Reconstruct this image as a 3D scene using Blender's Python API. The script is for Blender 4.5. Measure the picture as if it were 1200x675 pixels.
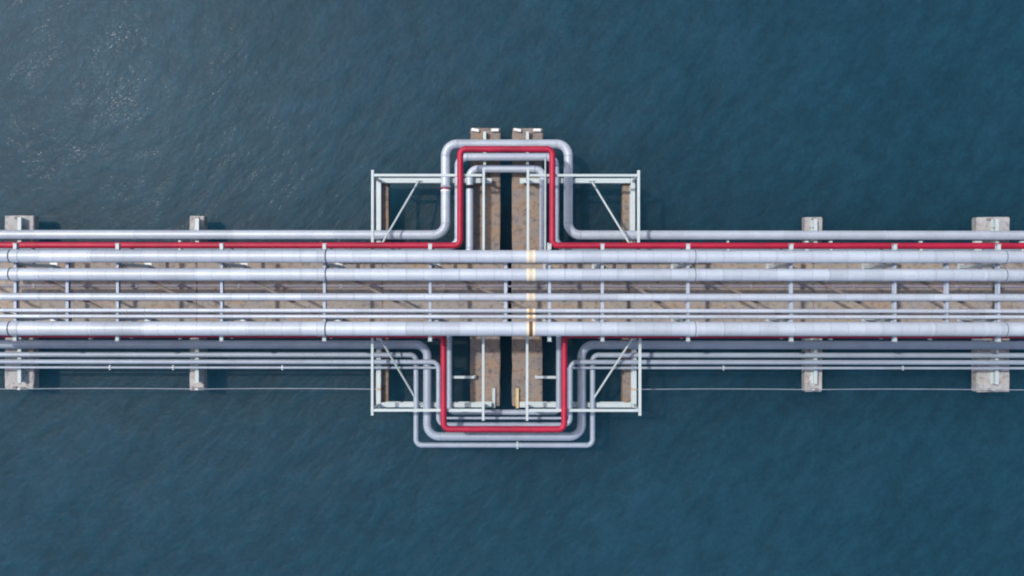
import bpy, bmesh, math, random
from mathutils import Vector, Matrix
random.seed(7)
S = bpy.context.scene
for o in list(bpy.data.objects): bpy.data.objects.remove(o)

# ---------------------------------------------------------------- camera
CAM_Z = 58.6                      # drone height above datum
FPX = 1039.0                      # focal length in photo pixels (1200 wide)
cd = bpy.data.cameras.new('camera'); cam = bpy.data.objects.new('camera', cd)
S.collection.objects.link(cam); S.camera = cam
cam.location = (0, 0, CAM_Z); cam.rotation_euler = (0, 0, math.radians(0.05))
cd.sensor_width = 36.0; cd.lens = 36.0 * FPX / 1200.0
cd.clip_start = 0.5; cd.clip_end = 8000

# ---------------------------------------------------------------- light
SUN_EL = 61.0
SUN_DIR = Vector((-math.cos(math.radians(27)), math.sin(math.radians(27)), 0)) * math.cos(math.radians(SUN_EL))
SUN_DIR.z = math.sin(math.radians(SUN_EL))
W = bpy.data.worlds.new('World'); S.world = W; W.use_nodes = True
nt = W.node_tree; bg = nt.nodes['Background']
sky = nt.nodes.new('ShaderNodeTexSky'); sky.sky_type = 'NISHITA'; sky.sun_disc = False
sky.sun_elevation = math.radians(SUN_EL); sky.sun_rotation = math.atan2(SUN_DIR.x, SUN_DIR.y)
sky.air_density = 1.0; sky.dust_density = 3.0; sky.ozone_density = 1.2
nt.links.new(sky.outputs[0], bg.inputs[0]); bg.inputs[1].default_value = 0.15
sd = bpy.data.lights.new('sun', 'SUN'); sun = bpy.data.objects.new('sun', sd)
S.collection.objects.link(sun)
sd.energy = 2.6; sd.angle = math.radians(1.8); sd.color = (1.0, 0.955, 0.9)
sun.rotation_euler = SUN_DIR.to_track_quat('Z', 'Y').to_euler()
S.view_settings.view_transform = 'Standard'; S.view_settings.look = 'None'
S.view_settings.exposure = 0.0; S.view_settings.gamma = 1.0; S.view_settings.use_curve_mapping = False
S.render.engine = 'CYCLES'
S.cycles.filter_width = 2.0

# ---------------------------------------------------------------- levels
Z_CAP = 4.0; Z_DECK = 4.45; Z_SLEEPER = 4.5; Z_RAIL = 6.9; Z_RACK = 8.7

def P(px, py, z):
    """world point at height z for a position measured on the survey photo"""
    d = CAM_Z - z
    return Vector(((px - 600.0) / FPX * d, -(py - 337.5) / FPX * d, z))
def L(npx, z): return npx / FPX * (CAM_Z - z)

# ---------------------------------------------------------------- materials
def mat(name): 
    m = bpy.data.materials.new(name); m.use_nodes = True
    n = m.node_tree.nodes; return m, m.node_tree, n['Principled BSDF']
def N(t, k, **kw):
    n = t.nodes.new(k)
    for a, v in kw.items(): setattr(n, a, v)
    return n
def noise(t, vec, scale, detail=4, rough=0.6, dist=0.0):
    n = N(t, 'ShaderNodeTexNoise'); n.inputs['Scale'].default_value = scale
    n.inputs['Detail'].default_value = detail; n.inputs['Roughness'].default_value = rough
    n.inputs['Distortion'].default_value = dist
    t.links.new(vec, n.inputs['Vector']); return n.outputs[0]
def ramp(t, fac, stops):
    r = N(t, 'ShaderNodeValToRGB'); e = r.color_ramp.elements
    while len(e) < len(stops): e.new(0.5)
    for i, (p, c) in enumerate(stops):
        e[i].position = p; e[i].color = (c[0], c[1], c[2], 1) if not isinstance(c, (int, float)) else (c, c, c, 1)
    t.links.new(fac, r.inputs[0]); return r.outputs[0]
def mix(t, a, b, fac, blend='MIX'):
    m = N(t, 'ShaderNodeMix', data_type='RGBA', blend_type=blend)
    for s, v in ((m.inputs[0], fac), (m.inputs[6], a), (m.inputs[7], b)):
        if hasattr(v, 'is_linked'): t.links.new(v, s)
        elif isinstance(v, (int, float)): s.default_value = v
        else: s.default_value = (v[0], v[1], v[2], 1)
    return m.outputs[2]
def mapped(t, scale=(1, 1, 1), rot=(0, 0, 0), kind='POINT'):
    g = N(t, 'ShaderNodeNewGeometry'); m = N(t, 'ShaderNodeMapping', vector_type=kind)
    m.inputs['Scale'].default_value = scale; m.inputs['Rotation'].default_value = rot
    t.links.new(g.outputs['Position'], m.inputs[0]); return m.outputs[0]
def bump(t, b, h, strength, dist):
    n = N(t, 'ShaderNodeBump'); n.inputs['Strength'].default_value = strength; n.inputs['Distance'].default_value = dist
    t.links.new(h, n.inputs['Height']); t.links.new(n.outputs[0], b.inputs['Normal']); return n

def painted(name, col, rough=0.45, metal=0.0, var=0.10, dirt=(0.25, 0.2, 0.16), dirt_amt=0.35, rand=0.10, rings=False):
    m, t, b = mat(name)
    p = mapped(t)
    n1 = noise(t, p, 0.9, 5); n2 = noise(t, p, 6.0, 4)
    c = mix(t, [x * (1 - var) for x in col], [min(1, x * (1 + var)) for x in col], ramp(t, n1, [(0.3, 0), (0.7, 1)]))
    c = mix(t, c, dirt, ramp(t, n2, [(0.58, 0.0), (0.80, dirt_amt)]))
    st = noise(t, mapped(t, (0.22, 5.0, 5.0)), 1.0, 4, 0.6); sp = noise(t, p, 2.1, 6, 0.75, 0.8)
    c = mix(t, c, dirt, ramp(t, st, [(0.55, 0.0), (0.78, dirt_amt * 0.7)]))
    c = mix(t, c, [x * 0.6 for x in dirt], ramp(t, sp, [(0.66, 0.0), (0.74, dirt_amt * 0.8)]))
    oi = N(t, 'ShaderNodeObjectInfo')
    mr = N(t, 'ShaderNodeMapRange'); mr.inputs[3].default_value = 1 - rand; mr.inputs[4].default_value = 1 + rand * 0.5
    t.links.new(oi.outputs['Random'], mr.inputs[0])
    c = mix(t, c, mr.outputs[0], 1.0, 'MULTIPLY')
    if rings:                                      # lapped cladding sheets, one seam about every metre
        g = N(t, 'ShaderNodeNewGeometry'); sx = N(t, 'ShaderNodeSeparateXYZ'); t.links.new(g.outputs['Position'], sx.inputs[0])
        md = N(t, 'ShaderNodeMath', operation='PINGPONG'); md.inputs[1].default_value = 0.49; t.links.new(sx.outputs['X'], md.inputs[0])
        c = mix(t, c, [x * 0.45 for x in col], ramp(t, md.outputs[0], [(0.0, 0.42), (0.035, 0.0)]))
        wv = N(t, 'ShaderNodeTexWhiteNoise', noise_dimensions='1D')
        fl = N(t, 'ShaderNodeMath', operation='FLOOR'); dv = N(t, 'ShaderNodeMath', operation='DIVIDE'); dv.inputs[1].default_value = 0.98
        t.links.new(sx.outputs['X'], dv.inputs[0]); t.links.new(dv.outputs[0], fl.inputs[0]); t.links.new(fl.outputs[0], wv.inputs['W'])
        c = mix(t, c, ramp(t, wv.outputs['Value'], [(0.0, 0.93), (1.0, 1.0)]), 1.0, 'MULTIPLY')
    t.links.new(c, b.inputs['Base Color'])
    b.inputs['Roughness'].default_value = rough; b.inputs['Metallic'].default_value = metal
    bump(t, b, n2, 0.12, 0.01)
    return m

M = {}
M['cladding'] = painted('aluminium_cladding', (0.53, 0.585, 0.66), 0.48, 0.12, 0.08, (0.33, 0.31, 0.31), 0.40, 0.14, True)
M['cladding_mid'] = painted('loop_pipe_cladding', (0.47, 0.525, 0.60), 0.48, 0.15, 0.09, (0.25, 0.22, 0.22), 0.4, 0.12)
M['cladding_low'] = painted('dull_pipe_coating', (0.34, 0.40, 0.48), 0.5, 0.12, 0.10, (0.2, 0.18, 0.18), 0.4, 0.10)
M['red'] = painted('red_paint', (0.40, 0.007, 0.042), 0.55, 0.0, 0.26, (0.2, 0.02, 0.03), 0.4, 0.05)
M['white_steel'] = painted('white_painted_steel', (0.50, 0.58, 0.59), 0.5, 0.0, 0.05, (0.45, 0.33, 0.22), 0.45, 0.06)
M['blue_steel'] = painted('blue_grey_steel', (0.42, 0.49, 0.60), 0.5, 0.0, 0.08, (0.3, 0.25, 0.2), 0.4, 0.08)
M['galv'] = painted('galvanised_steel', (0.55, 0.58, 0.60), 0.5, 0.3, 0.08, (0.3, 0.2, 0.12), 0.4, 0.10)
M['dark_seam'] = painted('dark_sealant', (0.05, 0.06, 0.09), 0.7, 0, 0.1)
M['black_tape'] = painted('black_tape', (0.015, 0.015, 0.018), 0.6, 0, 0.1)
M['white_band'] = painted('white_band_paint', (0.8, 0.8, 0.82), 0.5, 0, 0.04)
M['cream_band'] = painted('cream_band_paint', (0.82, 0.72, 0.54), 0.5, 0, 0.08)
M['sand_band'] = painted('sand_band_paint', (0.66, 0.56, 0.46), 0.5, 0, 0.1)
M['tan_band'] = painted('tan_band_paint', (0.55, 0.36, 0.18), 0.55, 0, 0.15)
M['brown_band'] = painted('brown_rust_band', (0.16, 0.085, 0.035), 0.7, 0, 0.2)
M['yellow'] = painted('worn_yellow_paint', (0.62, 0.50, 0.26), 0.5, 0, 0.1)
M['primer'] = painted('dull_brown_primer', (0.20, 0.17, 0.155), 0.85, 0, 0.15)
M['conduit'] = painted('lavender_conduit', (0.25, 0.235, 0.30), 0.6, 0, 0.1)

def concrete(name, col, stain, grey):
    m, t, b = mat(name)
    p = mapped(t); ps = mapped(t, (0.35, 1.2, 1))
    n1 = noise(t, p, 0.55, 6, 0.65); n2 = noise(t, p, 3.2, 6, 0.7); n3 = noise(t, ps, 1.1, 5, 0.6, 0.6); n4 = noise(t, p, 14, 3)
    c = mix(t, col, grey, ramp(t, n1, [(0.38, 0), (0.62, 1)]))
    c = mix(t, c, stain, ramp(t, n3, [(0.46, 0), (0.68, 0.85)]))
    c = mix(t, c, [x * 0.38 for x in grey], ramp(t, n2, [(0.50, 0), (0.68, 0.8)]))
    c = mix(t, c, (0.62, 0.60, 0.57), ramp(t, n4, [(0.64, 0), (0.76, 0.55)]))
    t.links.new(c, b.inputs['Base Color']); b.inputs['Roughness'].default_value = 0.9
    bump(t, b, n2, 0.5, 0.03)
    return m
M['concrete_end'] = concrete('weathered_grey_concrete', (0.46, 0.45, 0.44), (0.36, 0.32, 0.28), (0.37, 0.375, 0.39))
M['concrete_mid'] = concrete('rust_stained_concrete', (0.27, 0.22, 0.185), (0.31, 0.21, 0.135), (0.215, 0.195, 0.185))
M['deck'] = concrete('trestle_deck_concrete', (0.37, 0.315, 0.265), (0.37, 0.265, 0.185), (0.31, 0.285, 0.265))
M['pile'] = concrete('marine_pile_concrete', (0.2, 0.18, 0.15), (0.1, 0.09, 0.05), (0.22, 0.22, 0.2))

def water():
    m, t, b = mat('sea_water')
    p0 = mapped(t)
    pw = mapped(t, (1.8, 1.0, 1), (0, 0, math.radians(48)), 'TEXTURE')   # crests run lower left to upper right
    big = noise(t, p0, 0.035, 4, 0.55, 0.4)
    sw = noise(t, pw, 0.28, 3, 0.5, 0.3)
    rip = noise(t, pw, 1.5, 3, 0.55, 0.2)
    fine = noise(t, p0, 4.2, 2, 0.5)
    c = mix(t, (0.0066, 0.0415, 0.0670), (0.0096, 0.0490, 0.0775), ramp(t, big, [(0.35, 0), (0.65, 1)]))
    c = mix(t, c, (0.020, 0.072, 0.115), ramp(t, sw, [(0.52, 0), (0.75, 0.22)]))
    pat = noise(t, mapped(t, (1.6, 1.0, 1), (0, 0, math.radians(30)), 'TEXTURE'), 0.11, 5, 0.6, 0.5)
    c = mix(t, c, ramp(t, pat, [(0.3, 0.93), (0.7, 1.04)]), 1.0, 'MULTIPLY')
    c = mix(t, c, ramp(t, rip, [(0.3, 0.84), (0.7, 1.16)]), 1.0, 'MULTIPLY')
    c = mix(t, c, ramp(t, fine, [(0.3, 0.90), (0.7, 1.10)]), 1.0, 'MULTIPLY')
    t.links.new(c, b.inputs['Base Color'])
    b.inputs['Roughness'].default_value = 0.50; b.inputs['Specular IOR Level'].default_value = 0.26; b.inputs['IOR'].default_value = 1.34
    b.subsurface_method = 'BURLEY'; b.inputs['Subsurface Weight'].default_value = 1.0      # turbid water: light spreads below the surface
    b.inputs['Subsurface Radius'].default_value = (0.7, 0.9, 1.0); b.inputs['Subsurface Scale'].default_value = 14.0
    def math_(op, a, bb):
        n = N(t, 'ShaderNodeMath', operation=op)
        for s, v in zip(n.inputs, (a, bb)):
            if isinstance(v, (int, float)): s.default_value = v
            else: t.links.new(v, s)
        return n.outputs[0]
    h = math_('ADD', math_('MULTIPLY', sw, 0.30), math_('ADD', math_('MULTIPLY', rip, 0.10), math_('MULTIPLY', fine, 0.018)))
    bump(t, b, h, 1.0, 0.48)
    # small steep wavelets that throw the sparse sun glints
    t.links.new(ramp(t, noise(t, pw, 0.55, 4, 0.6, 0.4), [(0.48, 0.004), (0.74, 0.026)]), b.inputs['Coat Weight']); b.inputs['Coat IOR'].default_value = 1.33; b.inputs['Coat Roughness'].default_value = 0.085
    n = N(t, 'ShaderNodeBump'); n.inputs['Strength'].default_value = 1.0; n.inputs['Distance'].default_value = 0.8
    t.links.new(h, n.inputs['Height']); t.links.new(n.outputs[0], b.inputs['Coat Normal'])
    return m
M['water'] = water()

# ---------------------------------------------------------------- helpers
COL = S.collection
def wl(o): return o.location + (wl(o.parent) if o.parent else Vector())
def obj(name, me, m, parent=None, loc=None):
    o = bpy.data.objects.new(name, me); COL.objects.link(o)
    if m and not me.materials: me.materials.append(M[m])
    if parent: o.parent = parent; 
    if loc is not None: o.location = Vector(loc) - (wl(parent) if parent else Vector())
    return o
def tag(o, label, cat, group=None):
    o['label'] = label; o['category'] = cat
    if group: o['group'] = group
    return o
def thing(name, label, cat, loc, group=None):
    e = bpy.data.objects.new(name, None); COL.objects.link(e); e.location = loc; e.empty_display_size = 0.3; e['kind'] = 'thing'
    return tag(e, label, cat, group)
def mesh_from(bm, name, smooth=False):
    me = bpy.data.meshes.new(name); bm.to_mesh(me); bm.free()
    if smooth:
        for p in me.polygons: p.use_smooth = True
    return me
CACHE = {}
def box_mesh(sx, sy, sz, bev=0.012):
    k = ('b', round(sx, 3), round(sy, 3), round(sz, 3), bev)
    if k not in CACHE:
        bm = bmesh.new(); bmesh.ops.create_cube(bm, size=1)
        bmesh.ops.scale(bm, vec=(sx, sy, sz), verts=bm.verts)
        if bev: bmesh.ops.bevel(bm, geom=bm.edges[:], offset=min(bev, 0.3 * min(sx, sy, sz)), segments=1, affect='EDGES')
        CACHE[k] = mesh_from(bm, 'box')
    return CACHE[k]
def box(name, lo, hi, m, parent=None, bev=0.012):
    lo = Vector(lo); hi = Vector(hi); d = hi - lo
    me = box_mesh(abs(d.x), abs(d.y), abs(d.z), bev)
    if me.materials and me.materials[0] != M[m]: me = me.copy(); me.materials.clear()
    return obj(name, me, m, parent, (lo + hi) / 2)
def ibeam_mesh(length, w, h, tf=0.022):
    """I section along local X, centred in x and y, top at z = 0"""
    k = ('i', round(length, 3), round(w, 3), round(h, 3))
    if k not in CACHE:
        bm = bmesh.new(); a = w / 2; s = 0.012
        prof = [(-a, 0), (-a, -tf), (-s, -tf), (-s, -h + tf), (-a, -h + tf), (-a, -h), (a, -h), (a, -h + tf), (s, -h + tf), (s, -tf), (a, -tf), (a, 0)]
        e = [[bm.verts.new((x, y, z)) for y, z in prof] for x in (-length / 2, length / 2)]
        n = len(prof)
        for i in range(n): bm.faces.new((e[0][i], e[0][(i + 1) % n], e[1][(i + 1) % n], e[1][i]))
        bm.faces.new(e[0][::-1]); bm.faces.new(e[1])
        bmesh.ops.recalc_face_normals(bm, faces=bm.faces)
        CACHE[k] = mesh_from(bm, 'i_beam')
    return CACHE[k]
def ibeam(name, a, b, w, h, m, parent=None):
    """beam whose top centre line runs a -> b"""
    a = Vector(a); b = Vector(b); d = b - a
    me = ibeam_mesh(d.length, w, h)
    if me.materials and me.materials[0] != M[m]: me = me.copy(); me.materials.clear()
    o = obj(name, me, m, parent, (a + b) / 2)
    o.rotation_euler = (0, -math.atan2(d.z, math.hypot(d.x, d.y)), math.atan2(d.y, d.x))
    return o
def frames_along(pts):
    T = []
    for i in range(len(pts)):
        a = pts[max(i - 1, 0)]; b = pts[min(i + 1, len(pts) - 1)]
        T.append((b - a).normalized())
    return T
def tube_mesh(pts, radii, seg=20, caps=True, hoop=False):
    bm = bmesh.new(); rings = []
    T = frames_along(pts)
    for p, t, r in zip(pts, T, radii):
        up = Vector((0, 0, 1)) if abs(t.z) < 0.9 else Vector((0, 1, 0))
        u = t.cross(up).normalized(); v = u.cross(t).normalized()
        rings.append([bm.verts.new(p + r * (math.cos(q) * u + math.sin(q) * v)) for q in [2 * math.pi * k / seg for k in range(seg)]])
    for a, b in zip(rings, rings[1:]):
        for k in range(seg): bm.faces.new((a[k], a[(k + 1) % seg], b[(k + 1) % seg], b[k]))
    if caps: bm.faces.new(rings[0][::-1]); bm.faces.new(rings[-1])
    bmesh.ops.recalc_face_normals(bm, faces=bm.faces)
    me = mesh_from(bm, 'tube')
    for p in me.polygons: p.use_smooth = len(p.vertices) == 4
    if hoop:
        for e in me.edges:
            if e.vertices[0] // seg == e.vertices[1] // seg: e.use_edge_sharp = True
    elif caps:
        for e in me.edges:
            if (e.vertices[0] < seg and e.vertices[1] < seg) or min(e.vertices) >= seg * (len(pts) - 1): e.use_edge_sharp = True
    return me
def tube(name, pts, r, m, parent=None, seg=20, caps=True):
    o = Vector(pts[0]); pts = [Vector(p) - o for p in pts]
    rr = r if isinstance(r, (list, tuple)) else [r] * len(pts)
    return obj(name, tube_mesh(pts, rr, seg, caps), m, parent, o)
def ring(name, c, axis, r, width, m, parent, seg=24):
    """flat hoop proud of a pipe"""
    axis = Vector(axis).normalized()
    k = ('r', round(r, 4), round(width, 4), tuple(round(x, 3) for x in axis), m)
    if k not in CACHE:
        CACHE[k] = tube_mesh([axis * -width / 2, axis * (-width / 2 + 0.004), axis * (width / 2 - 0.004), axis * width / 2], [r - 0.004, r, r, r - 0.004], seg, True, True)
    return obj(name, CACHE[k], m, parent, c)

# ---------------------------------------------------------------- sea
bm = bmesh.new(); bmesh.ops.create_grid(bm, x_segments=8, y_segments=8, size=2500)
sea = obj('sea', mesh_from(bm, 'sea'), 'water'); sea['kind'] = 'structure'; sea.location.z = 2.35      # high tide, a metre below the cap soffits

# ---------------------------------------------------------------- concrete caps on piles
def slab_mesh(sx, sy, sz, seed, rough=0.02, bev=0.04):
    rnd = random.Random(seed); bm = bmesh.new(); bmesh.ops.create_cube(bm, size=1)
    bmesh.ops.scale(bm, vec=(sx, sy, sz), verts=bm.verts)
    bmesh.ops.bevel(bm, geom=bm.edges[:], offset=bev, segments=2, affect='EDGES')
    n = max(2, int(sy / 0.8)); m = max(1, int(sx / 0.8))
    for ax, num, size in ((Vector((0, 1, 0)), n, sy), (Vector((1, 0, 0)), m, sx)):
        for k in range(1, num):
            bmesh.ops.bisect_plane(bm, geom=bm.verts[:] + bm.edges[:] + bm.faces[:], plane_co=ax * (k / num - 0.5) * size, plane_no=ax)
    for v in bm.verts:
        if v.co.z > -sz * 0.45: v.co += Vector((rnd.uniform(-rough, rough), rnd.uniform(-rough, rough), rnd.uniform(-rough, rough) * 0.3))
    return mesh_from(bm, 'slab')
CAPS = [(22.5, 34, 253, 457, 'concrete_end', 'broad pale concrete pile cap at the far left end of the pier'),
        (230.5, 16.5, 253.5, 458, 'concrete_end', 'narrow pale concrete pile cap, second from the left edge'),
        (448, 15, 213, 473, 'concrete_mid', 'narrow brown concrete pile cap under the left loop frames'),
        (568.5, 35, 150, 476, 'concrete_mid', 'long brown concrete pile cap, left of the central pair'),
        (617.8, 35.5, 150, 476, 'concrete_mid', 'long orange stained concrete pile cap, right of the central pair'),
        (737, 15, 213, 473, 'concrete_mid', 'narrow brown concrete pile cap under the right loop frames'),
        (953.5, 20.5, 254, 458.5, 'concrete_end', 'narrow pale concrete pile cap, second from the right edge'),
        (1164, 38.5, 254, 459, 'concrete_end', 'broad pale concrete pile cap at the far right end of the pier')]
for i, (cx, w, y0, y1, m, lab) in enumerate(CAPS):
    a = P(cx, y0, Z_CAP); b = P(cx, y1, Z_CAP); wx = L(w, Z_CAP); c = (a + b) / 2
    t = thing('pile_cap', lab, 'pile cap', (c.x, c.y, -5.0), 'concrete pile caps of the pier')
    obj('cap_block', slab_mesh(wx, abs(a.y - b.y), 0.65, i), m, t, (c.x, c.y, Z_CAP - 0.325))
    ys = (296, 340, 384) if y0 > 160 else (190, 250, 310, 370, 430)
    for y in ys:
        q = P(cx, y, Z_CAP)
        tube('pile', [(c.x, q.y, -5.0), (c.x, q.y, Z_CAP - 0.62)], min(0.36, wx * 0.4), 'pile', t, 14)
    if y0 < 160:                                   # upstands at the end of the two long caps
        for dx, ww in ((-11.5, 9), (11.5, 9)):
            q = P(cx + dx, 153, Z_CAP)
            o = box('upstand', (q.x - L(ww, 4) / 2, q.y - 0.09, Z_CAP - 0.02), (q.x + L(ww, 4) / 2, q.y + 0.09, Z_CAP + 0.22), 'white_band', t, 0.03)
            o.rotation_euler.z = random.uniform(-0.2, 0.2)
    else:                                          # lifting loops and a kerb patch near the ends
        for yy in (y0 + 2.5, y1 - 2.5):
            q = P(cx + random.uniform(-0.2, 0.2) * w, yy, Z_CAP)
            box('upstand', (q.x - 0.12, q.y - 0.07, Z_CAP - 0.02), (q.x + 0.12, q.y + 0.07, Z_CAP + 0.1), 'concrete_mid', t, 0.02)

# ---------------------------------------------------------------- deck in two halves, a joint between
for side, xs, lab in (('l', [-90, 22.5, 230.5, 448, 595.6], 'beige concrete trestle deck below the pipes, left of the central joint'),
                      ('r', [599.2, 737, 953.5, 1164, 1290], 'beige concrete trestle deck below the pipes, right of the central joint')):
    y0 = P(0, 296, Z_DECK).y; y1 = P(0, 391, Z_DECK).y
    t = thing('trestle_deck', lab, 'deck', (P((xs[0] + xs[-1]) / 2, 0, Z_DECK).x, (y0 + y1) / 2, Z_CAP), 'trestle deck halves')
    for k, (xa, xb) in enumerate(zip(xs, xs[1:])):
        a = P(xa, 0, Z_DECK).x + 0.012; b = P(xb, 0, Z_DECK).x - 0.012
        obj('deck_slab', slab_mesh(b - a, y0 - y1, Z_DECK - Z_CAP - 0.004, 40 + k + len(side), 0.006, 0.03), 'deck', t, ((a + b) / 2, (y0 + y1) / 2, (Z_DECK + Z_CAP) / 2 + 0.002))

# ---------------------------------------------------------------- steel sleepers on the caps
SL = [(22.5, 255, 449, 'far left cap'), (230.8, 256, 449, 'second cap from the left edge'),
      (955.8, 256, 450, 'second cap from the right edge'), (1168.5, 256, 450, 'far right cap')]
yN = P(0, 294.5, Z_SLEEPER).y; yS = P(0, 392.5, Z_SLEEPER).y
for x, y0, y1, w in SL:
    for yy, ye, s in ((y0, yN, 'upper'), (y1, yS, 'lower')):
        a = P(x, yy, Z_SLEEPER); b = Vector((a.x, ye, Z_SLEEPER))
        t = thing('sleeper_beam', 'white steel sleeper beam on the %s, %s end' % (w, s), 'steel beam', ((a.x), (a.y + b.y) / 2, Z_CAP), 'sleeper beams on the end caps')
        ibeam('beam', a, b, 0.22, Z_SLEEPER - Z_CAP, 'white_steel', t)
        d = 1 if s == 'upper' else -1
        for f in (0.25, 0.75):
            q = a.lerp(b, f)
            for sx in (-1, 1): box('stiffener', (q.x + sx * 0.014, q.y - 0.01, Z_CAP + 0.03), (q.x + sx * 0.10, q.y + 0.01, Z_SLEEPER - 0.03), 'white_steel', t, 0)
        box('base_plate', (a.x - 0.2, a.y - d * 0.30 - 0.15, Z_CAP + 0.004), (a.x + 0.2, a.y - d * 0.30 + 0.15, Z_CAP + 0.03), 'galv', t, 0.004)
for x, w in ((567.8, 'left'), (618, 'right')):
    a = P(x, 154.5, Z_SLEEPER); b = P(x, 204, Z_SLEEPER)
    t = thing('sleeper_beam', 'white steel sleeper beam at the upper end of the %s central cap' % w, 'steel beam', ((a.x), (a.y + b.y) / 2, Z_CAP), 'sleeper beams on the central caps')
    ibeam('beam', a, b, 0.17, Z_SLEEPER - Z_CAP, 'white_steel', t)
    box('end_plate', (a.x - 0.12, a.y + 0.002, Z_CAP + 0.02), (a.x + 0.12, a.y + 0.02, Z_SLEEPER - 0.02), 'white_steel', t, 0)

# ---------------------------------------------------------------- rack bents
BENTS = [(17.5, 'rack bent nearest the left edge of the picture'), (137.5, 'second rack bent from the left edge'),
         (259.5, 'third rack bent from the left edge'), (380, 'fourth rack bent from the left edge, just left of the loop frames'),
         (504, 'rack bent inside the left loop frame, beside the red loop'), (644, 'rack bent at the right leg of the upper red loop'),
         (706, 'rack bent crossing the right loop frame'), (806.5, 'rack bent just right of the loop frames'),
         (927.5, 'third rack bent from the right edge'), (1049, 'second rack bent from the right edge'), (1170.5, 'rack bent nearest the right edge of the picture')]
yb0 = P(0, 286, Z_RACK).y; yb1 = P(0, 399.5, Z_RACK).y
yp = [P(0, 310.5, 8.5).y, P(0, 375.2, 8.5).y]
def bent(x, lab, proto=None):
    X = P(x, 0, Z_RACK).x
    t = thing('rack_bent', 'blue grey steel ' + lab, 'pipe rack', (X, (yp[0] + yp[1]) / 2, Z_DECK), 'steel bents of the pipe rack')
    if proto:
        for ch in proto.children:
            c = ch.copy(); COL.objects.link(c); c.parent = t
            for g in ch.children:
                k = g.copy(); COL.objects.link(k); k.parent = c
        return t
    cb = ibeam('cross_beam', (X, yb0, Z_RACK), (X, yb1, Z_RACK), 0.15, 0.26, 'blue_steel', t)
    for y, e in zip(yp, (yb0, yb1)):
        d = 1 if e > y else -1
        po = box('post', (X - 0.1, y - 0.1, Z_DECK + 0.03), (X + 0.1, y + 0.1, Z_RACK - 0.262), 'white_steel', t)
        box('base_plate', (X - 0.22, y - 0.22, Z_DECK + 0.004), (X + 0.22, y + 0.22, Z_DECK + 0.032), 'galv', po, 0.004)
        yo = P(0, 284.5 if d > 0 else 397, Z_RAIL).y
        ibeam('bracket', (X, y + d * 0.102, Z_RAIL), (X, yo, Z_RAIL), 0.12, 0.2, 'white_steel', t)
        box('end_cap', (X - 0.13, e + (0.002 if d > 0 else -0.03), Z_RACK - 0.24), (X + 0.13, e + (0.03 if d > 0 else -0.002), Z_RACK + 0.05), 'white_steel', t, 0.004)
        box('end_pad', (X - 0.10, e - d * 0.30, Z_RACK + 0.002), (X + 0.10, e - d * 0.02, Z_RACK + 0.03), 'white_steel', t, 0.004)
    return t
b0 = bent(*BENTS[0])
ALLB = [b0] + [bent(x, lab, b0) for x, lab in BENTS[1:]]
ALLX = [-104] + [x for x, _ in BENTS] + [1291]
for k in range(len(ALLX) - 1):                     # one plan diagonal in every bay, bolted under the beams
    if ALLX[k + 1] - ALLX[k] < 90: continue
    zb = Z_RACK - 0.27
    A = P(ALLX[k], 0, Z_RACK); B = P(ALLX[k + 1], 0, Z_RACK)
    own = ALLB[min(max(k - 1, 0), len(ALLB) - 1)]
    ibeam('plan_brace', (A.x + 0.12, yp[0] - 0.1, zb), (B.x - 0.12, yp[1] + 0.1, zb), 0.15, 0.16, 'primer', own)

# intermediate cross beams and longitudinal stringers
for x, lab in ((78.5, 'light blue grey cross beam midway between the two leftmost rack bents'), (1110, 'light blue grey cross beam midway between the two rightmost rack bents'), (592.5, 'light blue grey cross beam over the central deck joint')):
    X = P(x, 0, Z_RACK).x
    t = thing('cross_beam', lab, 'steel beam', (X, (yb0 + yb1) / 2, Z_RACK - 0.26), 'intermediate cross beams')
    ibeam('beam', (X, P(0, 294.5, Z_RACK).y, Z_RACK), (X, P(0, 391.5, Z_RACK).y, Z_RACK), 0.17, 0.255, 'blue_steel', t)
    for s in yp: box('seat_plate', (X - 0.14, s - 0.1, Z_RACK - 0.29), (X + 0.14, s + 0.1, Z_RACK - 0.257), 'galv', t, 0.004)
for y, s in ((301, 'under the upper thick pipe'), (385, 'under the lower thick pipe')):
    for xa, xb, w in ((-70, 594, 'left half'), (596, 1270, 'right half')):
        a = P(xa, y, Z_RACK); b = P(xb, y, Z_RACK); z = Z_RACK - 0.262
        t = thing('stringer', 'long steel stringer %s of the rack, %s' % (s, w), 'steel beam', ((a.x + b.x) / 2, a.y, z - 0.25), 'rack stringers')
        ibeam('beam', (a.x, a.y, z), (b.x, b.y, z), 0.2, 0.25, 'blue_steel', t)
    ym = 295.3 if y < 330 else 390
    a = P(368, ym, 6.7); b = P(822, ym, 6.7)
    t = thing('stringer', 'mid height steel stringer %s between the loop frames' % s, 'steel beam', ((a.x + b.x) / 2, a.y, 6.46), 'rack stringers at mid height')
    ibeam('beam', (a.x, a.y, 6.698), (b.x, b.y, 6.698), 0.2, 0.22, 'blue_steel', t)

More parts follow.
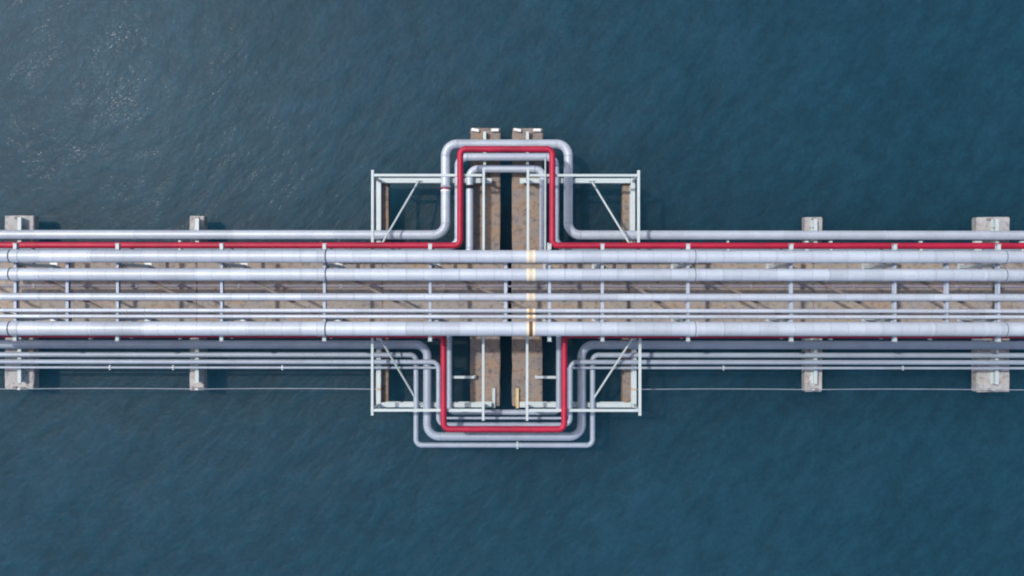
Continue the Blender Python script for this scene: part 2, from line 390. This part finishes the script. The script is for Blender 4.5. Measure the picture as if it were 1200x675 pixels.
# ---------------------------------------------------------------- loop frames
def loop_frame(lab, xo, xi, yu, yl, xl, north, xs_end, brace):
    """xo outer rail, xi inner rail, yu rail at the loop end (upper level), yl lower beam"""
    yin = 296.5 if north else 389
    sgn = 1 if north else -1
    c = P(xo, yu, Z_RAIL)
    t = thing('loop_frame', lab, 'steel frame', (c.x, c.y, Z_CAP), 'white steel frames carrying the pipe loops')
    w = 0.145; h = 0.2
    A = P(xo, yu - sgn * 6.0, Z_RAIL); B = P(xo, yin, Z_RAIL)
    ibeam('side_rail', A, B, w, h, 'white_steel', t)
    A2 = P(xi, yu - sgn * (9 if north else 12), Z_RAIL); B2 = P(xi, yin, Z_RAIL)
    ibeam('side_rail', A2, B2, w * 0.95, h, 'white_steel', t)
    C = P(xo, yu, Z_RAIL - 0.004); D = P(xi, yu, Z_RAIL - 0.004)
    s = 1 if D.x > C.x else -1
    ibeam('end_rail', C + Vector((s * 0.09, 0, 0)), D - Vector((s * 0.09, 0, 0)), w, h, 'white_steel', t)
    # lower level
    E = P(xl, yl, Z_SLEEPER); F = Vector((E.x, yN if north else yS, Z_SLEEPER))
    G = P(xs_end, yl, Z_SLEEPER)
    ibeam('lower_beam', E + Vector((s * 0.17, 0, -0.002)), G + Vector((0, 0, -0.002)), 0.29, 0.49, 'white_steel', t)
    ibeam('sleeper', E + Vector((0, sgn * 0.16, 0)), F, 0.27, 0.494, 'white_steel', t)
    for q in (Vector((E.x, E.y)), Vector((D.x, E.y))):
        box('corner_post', (q.x - 0.075, q.y - 0.075, (Z_SLEEPER + 0.002) if q.x != E.x else Z_CAP + 0.006), (q.x + 0.075, q.y + 0.075, Z_RAIL - h - 0.008), 'white_steel', t)
    box('gusset', (E.x + s * 0.08, E.y - 0.02, Z_RAIL - h - 0.25), (E.x + s * 0.4, E.y + 0.02, Z_RAIL - h - 0.01), 'white_steel', t, 0)
    bx0, by0, bx1, by1 = brace
    tube('diagonal_brace', [P(bx0, by0, Z_SLEEPER + 0.05), P(bx1, by1, Z_RAIL - 0.25)], 0.062, 'white_steel', t, 10)
    for bx, by, z in ((bx0, by0, Z_SLEEPER + 0.02),):
        q = P(bx, by, z); box('brace_plate', (q.x - 0.16, q.y - 0.02, q.z - 0.01), (q.x + 0.16, q.y + 0.02, q.z + 0.16), 'white_steel', t, 0)
    return t
fNW = loop_frame('white steel loop frame, upper left of the pier crossing', 436.3, 566.6, 205.3, 211.5, 443.6, True, 576, (490.5, 212, 444.5, 291))
fNE = loop_frame('white steel loop frame, upper right of the pier crossing', 748.4, 618.6, 205.3, 211.5, 741.6, True, 609, (693, 212, 741, 291))
fSW = loop_frame('white steel loop frame, lower left of the pier crossing', 436.2, 566.3, 481, 474.6, 443.6, False, 576, (491, 473.5, 442.5, 391.5))
fSE = loop_frame('white steel loop frame, lower right of the pier crossing', 750.2, 617.8, 481, 474.6, 743.4, False, 609, (691.5, 473.5, 744.5, 391.5))
a = P(639, 186, Z_RAIL + 0.05); b = P(639, 294, Z_RAIL + 0.05)
tube('guy_rod', [a, b], 0.045, 'white_steel', fNE, 8)

# ---------------------------------------------------------------- pipelines
def pipeline(name, lab, cat, path, z, dia, m, bend=0.6, section=6.0, group=None, band=True, seg=22, flange=False):
    """path in photo px at height z; straight runs cut in sections, elbows between, lap bands at joints"""
    pts = [P(x, y, z) for x, y in path]
    r = dia / 2
    mid = (pts[0] + pts[-1]) / 2
    t = thing(name, lab, cat, (mid.x, mid.y, z - r), group)
    cur = pts[0]; runs = []
    for i in range(1, len(pts)):
        if i < len(pts) - 1:
            d0 = (pts[i] - pts[i - 1]).normalized(); d1 = (pts[i + 1] - pts[i]).normalized()
            e0 = pts[i] - d0 * bend; e1 = pts[i] + d1 * bend
            runs.append((cur, e0))
            c = e0 + d1 * bend
            arc = []
            n = 8
            for k in range(n + 1):
                q = math.pi / 2 * k / n
                arc.append(c - d1 * bend * math.cos(q) + d0 * bend * math.sin(q))
            el = tube('elbow', arc, r, m, t, seg, False)
            for e, d in ((e0, d0), (e1, d1)):
                ring('weld_band', e, d, r + 0.010, 0.05 + 0.03 * (dia > 0.3), 'cladding_low' if m == 'cladding_mid' else m, el, seg)
            cur = e1
        else: runs.append((cur, pts[i]))
    for a, b in runs:
        d = b - a; n = max(1, round(d.length / section)); u = d.normalized()
        for k in range(n):
            p = a + d * (k / n); q = a + d * ((k + 1) / n)
            tube('pipe_section', [p + u * 0.0, q], r * random.uniform(0.994, 1.0), m, t, seg, False)
            if band and k: ring('lap_band', p, u, r + 0.008, 0.07, m, t, seg)
    return t
def bands(t, x, y, z, r, axis, items):
    for dpx, wpx, m, nm in items:
        p = P(x, y, z)
        q = P(x + dpx, y, z) if axis == 'x' else P(x, y + dpx, z)
        o = ring(nm, q, (1, 0, 0) if axis == 'x' else (0, 1, 0), r, L(wpx, z), m, t)
    return o

XL, XR = -75, 1275
TOP = [(300.6, 0.71, 'thick pale grey straight pipe, topmost of the six top-tier pipes'),
       (321.9, 0.69, 'thick pale grey straight pipe, second of the six top-tier pipes'),
       (348.1, 0.41, 'medium pale grey straight pipe in the middle of the top tier'),
       (364.1, 0.225, 'thin pale grey straight pipe, upper of the close thin pair'),
       (371.1, 0.215, 'thin pale grey straight pipe, lower of the close thin pair'),
       (385.4, 0.80, 'thickest pale grey straight pipe, lowest of the six top-tier pipes')]
for i, (y, d, lab) in enumerate(TOP):
    z = Z_RACK + d / 2 + (0.10 if d > 0.6 else 0.04)
    t = pipeline('pipeline', lab, 'pipe', [(XL, y), (XR, y)], z, d, 'cladding', section=2.95 if d > 0.3 else 5.9, seg=28 if d > 0.3 else 16, group='top-tier pipes')
    r = d / 2
    if d > 0.6:
        for bx, side in ((13, 1), (377, 1), (812, -1), (1175, -1)):
            dark = 5.6 if bx == 377 else (0 if bx == 13 else None)
            w = 10 if bx in (377, 13) else 12
            sb = bands(t, bx, y, z, r + 0.022, 'x', [(0 if bx != 13 else 6, w, 'cladding', 'saddle_band')])
            if dark is not None: bands(sb, bx, y, z, r + 0.026, 'x', [(dark, 1.1, 'dark_seam', 'sealant_ring')])
            else: bands(sb, bx, y, z, r + 0.026, 'x', [(2.0, 0.8, 'dark_seam', 'sealant_ring')])
    last = i == 5
    bands(t, 622, y, z, r + 0.014, 'x', [(-3.4, 3.0, 'cream_band', 'paint_band'), (3.8, 3.2, 'cream_band', 'paint_band')])
    bands(t, 622, y, z, r + 0.010, 'x', [(0.2, 4.2, 'brown_band' if last else ('tan_band' if i in (3, 4) else 'sand_band'), 'paint_band')])
    # shoes on every bent
    for x, _ in BENTS:
        q = P(x, y, Z_RACK); zt = z - r * 0.80
        if zt - Z_RACK > 0.05:
            box('pipe_shoe', (P(x, 0, Z_RACK).x - 0.16, P(0, y, z).y - r * 0.35, Z_RACK + 0.034), (P(x, 0, Z_RACK).x + 0.16, P(0, y, z).y + r * 0.35, zt), 'blue_steel', t, 0.01)

zs = Z_SLEEPER
def zc(d, b=zs): return b + d / 2 + 0.004
# upper side
G1 = pipeline('pipeline', 'grey pipe with the outermost upper loop, nearest the open water above', 'pipe', [(XL, 275.3), (522, 275.3), (522, 168.8), (666, 168.8), (666, 275.3), (XR, 275.3)], zc(.56), .56, 'cladding_mid', .72, 5.9, 'looped pipes above the rack')
z = zc(.56)
bands(G1, 522, 221, z, .56 / 2 + .012, 'y', [(-2.6, 2.2, 'white_band', 'paint_band'), (0, 1.8, 'red', 'paint_band'), (2.6, 2.0, 'white_band', 'paint_band')])
G2 = pipeline('pipeline', 'grey pipe directly beneath the upper red loop', 'pipe', [(XL, 289), (537.2, 289), (537.2, 184), (650.6, 184), (650.6, 289), (XR, 289)], zc(.48), .48, 'cladding_mid', .55, 5.9, 'looped pipes above the rack')
G3 = pipeline('pipeline', 'grey pipe with the innermost upper loop over both central caps', 'pipe', [(XL, 300.2), (550.4, 300.2), (550.4, 198), (636.2, 198), (636.2, 300.2), (XR, 300.2)], zc(.45), .45, 'cladding_mid', .50, 5.9, 'looped pipes above the rack')
bands(G3, 550.4, 219, zc(.45), .45 / 2 + .012, 'y', [(0, 4.2, 'black_tape', 'tape_band')])
R1 = pipeline('red_pipeline', 'bright red pipe with the upper square loop', 'pipe', [(XL, 287.8), (539.2, 287.8), (539.2, 174.8), (647.2, 174.8), (647.2, 287.8), (XR, 287.8)], zc(.37, Z_RAIL), .37, 'red', .34, 6.0, 'red looped pipes')
# lower side
R2 = pipeline('red_pipeline', 'crimson pipe with the lower square loop', 'pipe', [(XL, 392.6), (520, 392.6), (520, 503), (661.4, 503), (661.4, 392.6), (XR, 392.6)], zc(.36, Z_RAIL), .36, 'red', .36, 6.0, 'red looped pipes')
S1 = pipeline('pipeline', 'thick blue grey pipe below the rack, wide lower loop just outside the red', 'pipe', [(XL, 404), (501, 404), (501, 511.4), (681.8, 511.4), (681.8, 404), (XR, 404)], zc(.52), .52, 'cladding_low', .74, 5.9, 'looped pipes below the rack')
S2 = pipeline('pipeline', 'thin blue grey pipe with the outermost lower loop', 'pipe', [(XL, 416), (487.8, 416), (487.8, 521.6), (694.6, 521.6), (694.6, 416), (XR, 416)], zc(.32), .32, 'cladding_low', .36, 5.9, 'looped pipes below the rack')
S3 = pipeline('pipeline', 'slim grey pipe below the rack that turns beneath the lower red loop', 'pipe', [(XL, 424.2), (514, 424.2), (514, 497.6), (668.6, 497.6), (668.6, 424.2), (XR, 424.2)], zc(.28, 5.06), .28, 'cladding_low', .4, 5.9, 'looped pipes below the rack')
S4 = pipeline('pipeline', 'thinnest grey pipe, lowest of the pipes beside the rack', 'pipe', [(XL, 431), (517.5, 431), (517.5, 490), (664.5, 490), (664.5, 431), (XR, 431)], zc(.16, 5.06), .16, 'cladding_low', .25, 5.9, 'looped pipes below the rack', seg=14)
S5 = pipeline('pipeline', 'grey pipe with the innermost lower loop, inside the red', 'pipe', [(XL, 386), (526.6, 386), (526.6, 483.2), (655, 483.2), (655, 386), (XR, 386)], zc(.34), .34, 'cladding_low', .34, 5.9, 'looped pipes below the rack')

# stools that lift the two slim pipes over the sleepers and the frames
for x, _, _, w in SL:
    q = P(x, 427.5, Z_SLEEPER)
    for py, dd in ((424.2, .28), (431, .16)):
        y = P(0, py, zc(dd, 5.06)).y
        pr = S3 if dd > .2 else S4
        box('pipe_stool', (q.x - 0.08, y - 0.06, Z_SLEEPER + 0.003), (q.x + 0.08, y + 0.06, 5.07), 'white_steel', pr, 0.01)
# red pipe clamps and vents
def clamp(t, x, y, z, r, w=0.10, m='white_steel'):
    q = P(x, y, z); t = ring('pipe_clamp', q, (1, 0, 0), r + 0.02, w, m, t)
    for s in (-1, 1): box('clamp_lug', (q.x - w / 2, q.y + s * (r + 0.01) - 0.05, q.z - 0.02), (q.x + w / 2, q.y + s * (r + 0.01) + 0.05, q.z + 0.04), m, t, 0.008)
def lugs(t, x, y, z, r, w=0.14):
    q = P(x, y, z)
    for s in (-1, 1): box('guide_lug', (q.x - w / 2, q.y + s * (r + 0.05) - 0.05, q.z - r), (q.x + w / 2, q.y + s * (r + 0.05) + 0.05, q.z + 0.10), 'white_steel', t, 0.01)
zr = zc(.37, Z_RAIL)
for x, w in ((211, .14), (945, .2), (973.5, .14), (1079, .14), (1145.5, .42), (1198, .2), (853, .1)): lugs(R1, x, 287.8, zr, .185, w)
for x, w in ((106, .14), (211, .12), (945.5, .22), (973.5, .16), (1090, .14), (1145.5, .5)): lugs(R2, x, 392.6, zc(.36, Z_RAIL), .18, w)
for x, _ in BENTS:
    X = P(x, 0, Z_RACK).x
for x in (129, 331, 848, 1058, 203): clamp(S4, x, 431, zc(.16, 5.06), .08, .10, 'galv')
q = P(606.5, 521.6, zc(.32)); clamp(S2, 606.5, 521.6, zc(.32), .16, .12)

# hand-thick cable along the outer cap ends
for xa, xb, lab, cl in ((XL, 444, 'thin pale cable along the lower cap ends, left of the frames', 444), (XR, 743, 'thin pale cable along the lower cap ends, right of the frames', 743)):
    z = 4.53; n = 40; pts = []
    caps_x = [22.5, 230.5, 444] if xa < 600 else [743, 953.5, 1164]
    for k in range(n + 1):
        f = k / n; x = xa + (xb - xa) * f
        dz = 0
        for u, v in zip(caps_x, caps_x[1:]):
            if u <= x <= v: g = (x - u) / (v - u); dz = -0.35 * 4 * g * (1 - g)
        p = P(x, 456.3, z); p.z += dz; pts.append(p)
    t = thing('cable', lab, 'cable', (pts[n // 2].x, pts[0].y, z - 0.4), 'thin cables beside the pier')
    tube('strand', pts, 0.021, 'cladding_low', t, 8)
    for u in caps_x:
        q = P(u, 456.3, z); box('cable_clip', (q.x - 0.10, q.y - 0.05, Z_CAP - 0.02), (q.x + 0.10, q.y + 0.05, z + 0.035), 'tan_band' if u == cl else 'galv', t, 0.01)

# conduit on the deck
t = pipeline('conduit', 'thin lavender conduit lying along the middle of the deck', 'conduit', [(XL, 335.5), (XR, 335.5)], Z_DECK + 0.075, .13, 'conduit', section=5.9, seg=12)
for x in range(40, 1200, 120):
    q = P(x, 335.5, Z_DECK); box('saddle', (q.x - 0.05, q.y - 0.1, Z_DECK + 0.003), (q.x + 0.05, q.y + 0.1, Z_DECK + 0.1), 'galv', t, 0.008)

# short arms and channels on the central caps
for xa, xb, lab in ((530, 556, 'short white steel guide arm reaching left from the left central cap'), (655, 629, 'short white steel guide arm reaching right from the right central cap')):
    a = P(xa, 442.2, 4.5); b = P(xb, 442.2, 4.5)
    t = thing('guide_arm', lab, 'steel arm', (b.x, b.y, Z_CAP), 'guide arms of the inner lower loop')
    ibeam('arm', a, b, 0.15, 0.16, 'white_steel', t)
    box('pedestal', (b.x - 0.09, b.y - 0.09, Z_CAP + 0.003), (b.x + 0.09, b.y + 0.09, 4.34), 'white_steel', t)
    box('end_plate', (a.x - 0.02, a.y - 0.1, 4.3), (a.x + 0.02, a.y + 0.1, 4.52), 'white_steel', t, 0)
for x, m, lab in ((578.6, 'white_steel', 'short white channel lying at the lower end of the left central cap'), (606.3, 'yellow', 'short yellowish channel lying at the lower end of the right central cap')):
    a = P(x, 455, 4.16); b = P(x, 478.5, 4.16)
    t = thing('steel_channel', lab, 'channel', ((a.x), (a.y + b.y) / 2, Z_CAP), 'short channels on the central caps')
    box('web', (a.x - 0.055, b.y, 4.10), (a.x + 0.055, a.y, 4.13), m, t, 0)
    for s in (-1, 1): box('flange', (a.x + s * 0.075 - 0.018, b.y, Z_CAP + 0.02), (a.x + s * 0.075 + 0.018, a.y, 4.16), m, t, 0)
